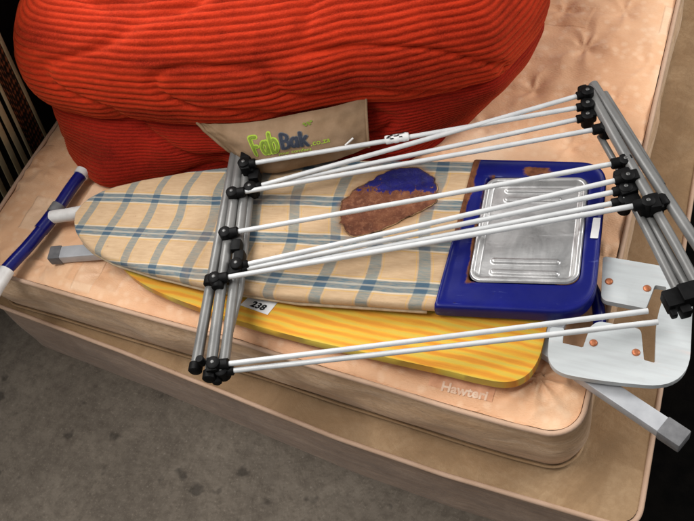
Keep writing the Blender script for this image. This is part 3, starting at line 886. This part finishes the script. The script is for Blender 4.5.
rel(bag_mesh(upper, 330, .0165, .0050, 'top_panel', MT['cord'], .010), bag)
# taupe label panel hanging from the seam
TOP = [(-0.3912, 0.1695, 0.6360), (-0.3502, 0.1682, 0.6380), (-0.2556, 0.1880, 0.6400), (-0.1751, 0.2222, 0.6400), (-0.0922, 0.2596, 0.6400), (-0.0212, 0.2998, 0.6380)]
MID = [(-0.3475, 0.1542, 0.6000), (-0.2910, 0.1410, 0.6020), (-0.2167, 0.1365, 0.6050), (-0.1456, 0.1640, 0.6080), (-0.0740, 0.2025, 0.6050), (-0.0129, 0.2607, 0.5980)]
BOT = [(-0.3174, 0.1548, 0.5600), (-0.2759, 0.1326, 0.5520), (-0.2180, 0.1252, 0.5450), (-0.1485, 0.1528, 0.5450), (-0.0701, 0.1937, 0.5450), (-0.0088, 0.2359, 0.5500)]
T_, Mi, Bo = spline(TOP, 14), spline(MID, 14), spline(BOT, 14)
def label_pt(u, v, lift=0.0):
    """u 0..1 along the seam, v 0 (bottom) .. 1 (seam)"""
    u = max(0, min(1, u)); v = max(0, min(1, v))
    def at(C):
        s = u*(len(C)-1); k = min(len(C)-2, int(s)); return C[k].lerp(C[k+1], s-k)
    a, m_, b = at(Bo), at(Mi), at(T_)
    p = a*(1-v)*(1-2*v) + m_*4*v*(1-v) + b*v*(2*v-1)
    out = Vector((.28, -.80, .52)).normalized()
    w = .0035*nz(u*7, v*4, 3) + .0045*math.exp(-((v-.80-.12*u)/.06)**2)*math.sin(u*9+1) + .003*nz(u*16, v*5, 8)
    return p + out*(w + lift)
bm = bmesh.new(); V = []
for j in range(31): V.append([bm.verts.new(label_pt(i/80, j/30)) for i in range(81)])
for j in range(30):
    for i in range(80): bm.faces.new((V[j][i], V[j][i+1], V[j+1][i+1], V[j+1][i]))
lab = rel(from_bm('label_panel', bm, MT['canvas']), bag)
def on_lab(o): o.parent = lab; return o
def lm(l): return lambda u, v: label_pt(u, v, l)
def lab_text(txt, u0, v0, w, h, tilt, mat, lift, off, space=1.0):
    fn = lambda u, v: label_pt(u, v + tilt*(u-u0), lift)
    return on_lab(text_obj('lettering', txt, fn, mat, None, u0, v0, w, h, off, space=space))
GL = {'F': [[(.14, 0), (.14, .82), (.26, .98), (.62, .98)], [(.14, .50), (.50, .50)]],
      'a': [[(.52, .56), (.34, .68), (.14, .54), (.10, .28), (.22, .06), (.40, .08), (.54, .28)], [(.58, .68), (.58, .02)]],
      'b': [[(.12, 1.0), (.12, .02)], [(.14, .52), (.34, .68), (.56, .52), (.58, .24), (.42, .03), (.16, .10)]],
      'B': [[(.12, .02), (.12, .98), (.42, .98), (.58, .86), (.56, .66), (.42, .54), (.14, .54)], [(.42, .54), (.64, .42), (.64, .14), (.44, .02), (.12, .02)]],
      'k': [[(.12, 1.0), (.12, .02)], [(.56, .70), (.14, .30)], [(.28, .42), (.60, .02)]]}
def strokes(txt, u0, v0, w, h, tilt, lw, lift, mat):
    bm = bmesh.new(); n = len(txt); cw = w/n; k = 0
    def put(x, y, i, kk): 
        u = u0 + cw*(i + x/.78); return bm.verts.new(label_pt(u, v0 + h*y + tilt*(u-u0), lift + kk*4e-6))
    sx = cw/.78; asp = (h*.115)/(sx*.36)                    # letter units -> equal stroke width on the cloth
    for i, ch in enumerate(txt):
        for st in GL[ch]:
            P = [Vector((p[0], p[1])) for p in st]
            if len(P) > 3: 
                P = [Vector((q.x, q.y)) for q in spline([(p.x, p.y, 0) for p in P], 4)]
            Q = [P[0]]
            for a, b in zip(P, P[1:]):
                m_ = max(1, int((b-a).length/.09))
                Q += [a.lerp(b, j/m_) for j in range(1, m_+1)]
            P = Q
            for a, b in zip(P, P[1:]):
                d = Vector(((b-a).x*.62, (b-a).y)).normalized(); nn = Vector((-d.y/.62, d.x))*lw/2
                k += 1; bm.faces.new([put(*(q), i, k) for q in (a+nn, a-nn, b-nn, b+nn)])
            for p in P:
                k += 1; bm.faces.new([put(p.x+math.cos(t)*lw/2/.62, p.y+math.sin(t)*lw/2, i, k) for t in [2*PI*j/10 for j in range(10)]])
    return on_lab(from_bm('lettering', bm, mat, smooth=False))
strokes('Fab', .338, .43, .172, .33, .30, .235, .0010, MT['lime'])
strokes('Fab', .338, .43, .172, .33, .30, .115, .0022, MT['olive'])
strokes('Bak', .518, .51, .160, .235, -.25, .24, .0010, MT['inkedge'])
strokes('Bak', .518, .51, .160, .235, -.25, .165, .0022, MT['ink'])
lab_text('.co.za', .683, .45, .105, .10, .0, MT['lime'], .0014, .012, 1.05)
lab_text('your comfort', .492, .405, .19, .055, -.2, MT['lime'], .0014, .006, 1.05)
# little sprig printed above the name
bm = bmesh.new()
for k, (du, dv) in enumerate([(0, 0), (.012, .035), (-.008, .03), (.02, .01), (.03, .05)]):
    c = (.672+du, .815+dv); n = 8
    bm.faces.new([bm.verts.new(label_pt(c[0]+.008*math.cos(2*PI*i/n), c[1]+.018*math.sin(2*PI*i/n), .0016)) for i in range(n)])
on_lab(from_bm('printed_sprig', bm, MT['olive'], smooth=False))
# bound edge and pull tab
on_lab(tube_obj('binding', [label_pt(0, v/20, .001) for v in range(21)], .0042, MT['canvas'], None, 8))
on_lab(tube_obj('binding', [label_pt(1, v/20, .001) for v in range(21)], .0030, MT['canvas'], None, 8))
on_lab(tube_obj('pull_tab', [label_pt(.865, .27, .004), label_pt(.89, .31, .006), label_pt(.915, .345, .004)], .0024, MT['white'], None, 6))
# seam cord
pts = []
for i in range(0, N, 2):
    a = 2*PI*i/N; r = r_seam[i]+.004; pts.append((BC.x+r*math.cos(a), BC.y+r*math.sin(a), .618))
bm = bmesh.new(); add_tube(bm, pts, .005, 6, closed=True); rel(from_bm('seam_piping', bm, MT['cord2']), bag)

# ------------------------------------------------------------------ drying rack
rack = empty('drying_rack', (.2, .05, .53), 0, 'folding clothes drying rack with white rods and black joints, collapsed over both ironing boards', 'drying rack')
def rk(o): return rel(o, rack)
TUBES = [  # grey side tubes
    ((-0.3125, 0.1556, 0.5600), (-0.2169, -0.1737, 0.5600), (-0.1577, -0.3761, 0.5600), .0112),
    ((-0.2963, 0.1581, 0.5640), (-0.1916, -0.1706, 0.5640), (-0.1197, -0.3861, 0.5640), .0112),
    ((-0.2571, 0.0967, 0.5600), (-0.1609, -0.1811, 0.5600), (-0.1005, -0.3637, 0.5600), .0105),
    ((-0.2456, 0.0995, 0.5520), (-0.1486, -0.1832, 0.5520), (-0.1085, -0.3838, 0.5520), .0085),
    ((0.4300, 0.4463, 0.5860), (0.5228, 0.2997, 0.5860), (0.6101, 0.1646, 0.5860), .0108),
    ((0.4359, 0.4717, 0.5750), (0.5660, 0.2848, 0.5750), (0.7496, 0.0249, 0.5750), .0112),
    ((0.4619, 0.4599, 0.5620), (0.5456, 0.3358, 0.5620), (0.6147, 0.2318, 0.5620), .0095),
    ((0.6177, 0.1582, 0.5740), (0.6647, 0.0851, 0.5740), (0.7225, -0.0107, 0.5740), .0092),
    ((0.5729, 0.1773, 0.5600), (0.6262, 0.0890, 0.5600), (0.6853, -0.0106, 0.5600), .0085),
    ((0.4746, 0.3529, 0.5480), (0.5445, 0.2454, 0.5480), (0.7033, -0.0077, 0.5480), .0070),
    ((0.5973, 0.1678, 0.5560), (0.6415, 0.0974, 0.5560), (0.7008, 0.0042, 0.5560), .0085),
]
for p, q, r_, rad in TUBES:
    rk(tube_obj('tube', [p, q, r_], rad, MT['alu'], None, 16))
RODS = [((-0.2408, 0.1113, 0.5900), (0.4268, 0.3891, 0.5900)), ((-0.2099, 0.0637, 0.5740), (0.4216, 0.4135, 0.6000)), ((-0.2121, 0.0683, 0.5660), (0.4314, 0.3680, 0.5780)), ((-0.2396, 0.0378, 0.5780), (0.4709, 0.3448, 0.5780)),
        ((-0.2083, -0.0673, 0.5800), (0.5249, 0.2565, 0.5840)), ((-0.1541, -0.1346, 0.5720), (0.5385, 0.2113, 0.5900)), ((-0.1551, -0.1423, 0.5660), (0.5389, 0.1918, 0.5780)), ((-0.1621, -0.1487, 0.5580), (0.5411, 0.1726, 0.5660)), ((-0.1796, -0.1796, 0.5820), (0.5838, 0.1547, 0.5920)),
        ((-0.0990, -0.3584, 0.5740), (0.6369, -0.0542, 0.5600)), ((-0.0876, -0.3637, 0.5620), (0.6570, -0.0682, 0.5520))]
rods = []
for p, q in RODS:
    p, q = Vector(p), Vector(q); sag = Vector((0, 0, -.002))
    bm = bmesh.new(); add_tube(bm, [p, p.lerp(q, .25)+sag*.7, p.lerp(q, .5)+sag, p.lerp(q, .75)+sag*.7, q], .0054, 14)
    rods.append(rk(from_bm('rod', bm, MT['rod']))); sharp(rods[-1], 60)
def joint(end, other, rad=.0105, ln=.022, blk=None, up=(.0, .0), mat='black'):
    """black socket round a rod end with the pivot boss that clamps the tube"""
    e, o = Vector(end), Vector(other); d = (e-o).normalized()
    bm = bmesh.new()
    add_tube(bm, [e - d*ln*.55, e - d*ln*.45, e + d*ln*.4, e + d*ln*.55], rad, 12, rfun=lambda t: (.8, 1, 1, .85)[int(round(t*3))])
    c = e + d*ln*.75; z0, z1 = up
    add_tube(bm, [(c.x, c.y, c.z+z0-.013), (c.x, c.y, c.z+z0-.011), (c.x, c.y, c.z+z1+.010), (c.x, c.y, c.z+z1+.012)], .0135, 14, rfun=lambda t: (.8, 1, 1, .8)[int(round(t*3))])
    if blk: 
        s = Vector((0, 0, 1)).cross(d).normalized()
        add_box(bm, c + d*blk[3] + Vector((0, 0, blk[4])), d, s, d.cross(s), blk[0], blk[1], blk[2], .003)
    j_ = rk(sharp(from_bm('joint', bm, MT[mat]), 45))
    bm = bmesh.new(); add_tube(bm, [(c.x, c.y, c.z+z1+.011), (c.x, c.y, c.z+z1+.0128), (c.x, c.y, c.z+z1+.0134)], .0042, 10, rfun=lambda t: (1, 1, .6)[int(round(t*2))])
    pn = from_bm('pin', bm, MT['pin']); pn.parent = j_
    return j_
R = RODS
joint(R[0][0], R[0][1], .0105, .02, (.020, .034, .036, -.002, -.012), (-.02, 0))
joint(R[1][0], R[1][1], .0085, .02, None, (-.01, 0)); joint(R[2][0], R[2][1], .0085, .02, (.03, .032, .02, .004, -.01), (-.012, 0))
joint(R[3][0], R[3][1], .0115, .022); joint(R[4][0], R[4][1], .0115, .022)
joint(R[5][0], R[5][1], .009, .018, (.022, .036, .026, .006, -.006), (-.012, .004)); joint(R[6][0], R[6][1], .009, .018); joint(R[7][0], R[7][1], .009, .018, (.02, .03, .02, .01, -.004))
joint(R[8][0], R[8][1], .0118, .022, None, (-.01, 0))
joint(R[9][0], R[9][1], .0115, .022, (.022, .030, .024, .004, -.002), (-.014, .004)); joint(R[10][0], R[10][1], .0095, .018, None, (-.006, 0))
for k in (0, 1, 2): joint(R[k][1], R[k][0], .0095, .018, (.014, .020, .018, .004, 0), (-.012, .0))
joint(R[3][1], R[3][0], .0115, .022, (.014, .022, .02, .002, -.002), (-.012, 0)); joint(R[4][1], R[4][0], .0115, .022, (.016, .026, .026, .004, -.004), (-.02, 0))
for k in (5, 6, 7): joint(R[k][1], R[k][0], .0100, .02, (.022, .024, .026, .010, -.004), (-.02, .0))
joint(R[8][1], R[8][0], .0115, .022, (.020, .034, .026, .012, -.004), (-.016, .0))
def lump(pxs, d, w, h, l, z=0):
    bm = bmesh.new(); d = Vector(d).normalized(); d.z = 0; d.normalize(); s_ = Vector((0, 0, 1)).cross(d)
    for c_ in pxs: add_box(bm, c_, d, s_, Vector((0, 0, 1)), l, w, h, .0075)
    return rk(sharp(from_bm('joint', bm, MT['black']), 40))
DL = Vector(TUBES[1][2])-Vector(TUBES[1][0]); DR = Vector(TUBES[4][2])-Vector(TUBES[4][0])
lump([(-0.2649, 0.1335, 0.5780), (-0.2484, 0.1076, 0.5700), (-0.2333, 0.0965, 0.5620)], DL, .026, .030, .032)
lump([(-0.1909, -0.0934, 0.5680), (-0.1749, -0.1158, 0.5640), (-0.1677, -0.1386, 0.5620)], DL, .024, .026, .030)
lump([(0.4252, 0.4278, 0.5920), (0.4366, 0.4031, 0.5860), (0.4475, 0.3807, 0.5780)], DR, .022, .026, .030)
lump([(0.5444, 0.2244, 0.5800), (0.5547, 0.2005, 0.5740), (0.5639, 0.1834, 0.5660)], DR, .036, .028, .034)
lump([(0.5946, 0.1612, 0.5800), (0.6127, 0.1655, 0.5760)], DR, .030, .028, .026)
# band clips and end caps
def clip(p, dirv, rad, ln=.016):
    p = Vector(p); d = Vector(dirv).normalized()
    bm = bmesh.new(); add_tube(bm, [p-d*ln/2, p-d*ln*.4, p+d*ln*.4, p+d*ln/2], rad, 14, rfun=lambda t: (.85, 1, 1, .85)[int(round(t*3))])
    return rk(sharp(from_bm('clip', bm, MT['black']), 45))
for i in (0, 1):
    p, q, r_, rad = TUBES[i]; clip((-0.2105, -0.1876, 0.5720) if i == 0 else (-0.1864, -0.1934, 0.5780), Vector(r_)-Vector(p), .0130, .022)
def end_cap(i, which, ln=.012, rr=1.25):
    p, q, r_, rad = TUBES[i]; p, r_ = Vector(p), Vector(r_)
    e = r_ if which else p; d = (r_-p).normalized()*(1 if which else -1)
    bm = bmesh.new(); add_tube(bm, [e-d*ln, e-d*ln*.9, e+d*ln*.4, e+d*ln*.7], rad*rr, 14, rfun=lambda t: (.9, 1, 1, .7)[int(round(t*3))])
    return rk(sharp(from_bm('end_cap', bm, MT['black']), 45))
for i in (0, 1, 2, 3): end_cap(i, 1)
for i in (4, 7, 8, 10): end_cap(i, 1, .016, 1.3)
clip((-0.1439, -0.3641, 0.5780), (0, 0, 1), .0085, .022)
clip((0.6230, 0.1807, 0.5780), Vector(TUBES[5][2])-Vector(TUBES[5][0]), .0135, .026)
bm = bmesh.new()
d = (Vector(TUBES[7][2])-Vector(TUBES[7][0])).normalized(); s = Vector((0, 0, 1)).cross(d)
for px_, (w_, h_) in (((0.6781, -0.0246, 0.5660), (.040, .030)), ((0.7009, -0.0102, 0.5720), (.040, .034)), ((0.6935, -0.0324, 0.5600), (.02, .026)), ((0.6743, -0.0423, 0.5620), (.012, .016))):
    add_box(bm, px_, d, s, Vector((0, 0, 1)), .036, w_, h_, .004)
rk(sharp(from_bm('joint', bm, MT['black']), 45))
# paper label wrapped on the top rod
p, q = Vector(R[0][0]), Vector(R[0][1]); d = (q-p).normalized(); c0 = Vector((0.0624, 0.2421, 0.5900))
c0 = p + d*((c0-p).dot(d))
bm = bmesh.new()
add_tube(bm, [c0 + d*(k-6)*.0042 + Vector((0, 0, .0006*math.sin(k*2))) for k in range(13)], .0098, 7, rfun=lambda t: 1 + .06*math.sin(t*17))
side = Vector((0, 0, 1)).cross(d)
wrap = from_bm('paper_label', bm, MT['paper']); rk(wrap)
bm = bmesh.new()
rn = random.Random(3)
for k in range(16):
    t0 = rn.uniform(-.020, .020); an = rn.uniform(.3, 2.2); ln = rn.uniform(.002, .006)
    o_ = side*math.cos(an) + Vector((0, 0, 1))*math.sin(an); tt = d.cross(o_)
    b_ = c0 + d*t0 + o_*.0109
    vs = [bm.verts.new(b_ + d*x*ln + tt*y*.0009) for x, y in ((-1, -1), (1, -1), (1, 1), (-1, 1))]
    bm.faces.new(vs)
mk = from_bm('print_mark', bm, MT['black_ink'], smooth=False); mk.parent = wrap

# ------------------------------------------------------------------ headboard at the far left
hb = empty('slatted_headboard', (-1.2, .25, 0), 0, 'dark wooden slatted headboard with woven panel, leaning left of the mattress', 'headboard')
O_, U_, Wd, Nn = (-1.116399, 0.196404, 0.300000), (0.401227, -0.127637, 0.907042), (0.138453, 0.987317, 0.077689), (0.905455, -0.094412, -0.413810)
O_, U_, Wd, Nn = Vector(O_), Vector(U_), Vector(Wd), Vector(Nn)
def bar(name, p_low, p_high, w, th, mat, ext_lo=.0, ext_hi=.0, push=0.0, parent=hb):
    a, b = Vector(p_low), Vector(p_high); d = (b-a).normalized(); a = a - d*ext_lo + Nn*push; b = b + d*ext_hi + Nn*push
    s = Nn.cross(d).normalized(); u = d.cross(s)
    bm = bmesh.new(); add_box(bm, (a+b)/2, d, s, u, (b-a).length, w, th, .003)
    return rel(sharp(from_bm(name, bm, mat), 35), parent)
for lo_, hi_ in (((-1.1164, 0.1964, 0.3000), (-0.9837, 0.1542, 0.6000)), ((-1.1104, 0.1607, 0.3212), (-0.9961, 0.1311, 0.5780)), ((-1.1030, 0.1182, 0.3471), (-0.9949, 0.0931, 0.5894)), ((-1.0950, 0.0798, 0.3735), (-0.9908, 0.0581, 0.6064))):
    bar('slat', lo_, hi_, .0175, .005, MT['slat'], .35, .35)
# woven panel
q = [Vector((-1.1161, 0.2245, 0.2942)), Vector((-1.1116, 0.2981, 0.2873)), Vector((-0.9739, 0.2437, 0.6010)), Vector((-0.9538, 0.1719, 0.6614))]
lo_d = (q[3]-q[0]); hi_d = (q[2]-q[1])
qa = [q[0]-lo_d*.9, q[1]-hi_d*.9, q[2]+hi_d*1.3, q[3]+lo_d*1.3]
me = bpy.data.meshes.new('woven_panel'); me.from_pydata([v+Nn*-.004 for v in qa], [], [(0, 1, 2, 3)])
uv = me.uv_layers.new(name='UVMap')
for i, c_ in enumerate([(0, 0), (1, 0), (1, 1), (0, 1)]): uv.data[i].uv = c_
rel(link('woven_panel', me, MT['rattan'], smooth=False), hb)
bar('panel_edge', q[0], q[3], .009, .006, MT['slat'], .30, .40)
bar('panel_edge', q[1], q[2], .010, .006, MT['slat'], .30, .40)
# added dark board standing in for the shaded black space behind
def quad(name, pts, mat, th=.02):
    bm = bmesh.new(); a = [bm.verts.new(Vector(p)) for p in pts]; b = [bm.verts.new(Vector(p)-Nn*th) for p in pts]
    bm.faces.new(a); bm.faces.new(b[::-1])
    for i in range(4): bm.faces.new((a[i], b[i], b[(i+1) % 4], a[(i+1) % 4]))
    return rel(from_bm(name, bm, mat, smooth=False), hb)
e0 = (q[1]-q[0]).normalized(); 
back = Nn*-.13

quad('added_shade_backdrop', [q[0]-lo_d*.95-e0*.7+back, q[1]-hi_d*.95+e0*.9+back, q[2]+hi_d*1.35+e0*.9+back, q[3]+lo_d*1.35-e0*.7+back], MT['backdrop_dark'])

# ------------------------------------------------------------------ light
w = bpy.data.worlds.new('World'); S.world = w; w.use_nodes = True
bg = w.node_tree.nodes['Background']; bg.inputs[0].default_value = (1.0, .985, .965, 1); bg.inputs[1].default_value = .36
def area(name, loc, target, size, size_y, power, col):
    l = bpy.data.lights.new(name, 'AREA'); l.shape = 'RECTANGLE'; l.size = size; l.size_y = size_y; l.energy = power; l.color = col
    o = bpy.data.objects.new(name, l); COL.objects.link(o); o.location = loc
    o.rotation_euler = (Vector(target)-Vector(loc)).to_track_quat('-Z', 'Y').to_euler(); return o
area('roof_light', (-1.0, -.5, 3.1), (.1, .1, .4), 1.8, 1.4, 70, (1, .98, .955))
area('skylight', (-1.9, 1.35, 2.7), (.1, .1, .45), 1.3, 1.1, 66, (1, .985, .96))
area('right_fill', (2.6, 1.7, 2.3), (.45, .4, .44), 1.3, 1.3, 62, (1, .985, .97))  # added fill from the right, brightens the mattress; no visible source




# ------------------------------------------------------------------ camera
cam = bpy.data.cameras.new('camera'); co = bpy.data.objects.new('camera', cam); COL.objects.link(co)
cam.sensor_fit = 'HORIZONTAL'; cam.sensor_width = 36; cam.lens = 850/694*36; cam.clip_start = .05; cam.clip_end = 100
CR, CU, CF, CC = (0.919725, 0.337182, -0.201034), (-0.177849, 0.814428, 0.552337), (-0.349966, 0.472245, -0.809017), (0.657937, -0.887820, 1.960952)
co.matrix_world = Matrix(((CR[0], CU[0], -CF[0], CC[0]), (CR[1], CU[1], -CF[1], CC[1]), (CR[2], CU[2], -CF[2], CC[2]), (0, 0, 0, 1)))
S.camera = co
S.render.engine = 'CYCLES'
S.view_settings.view_transform = 'Standard'; S.view_settings.look = 'None'; S.view_settings.exposure = 0; S.view_settings.gamma = 1
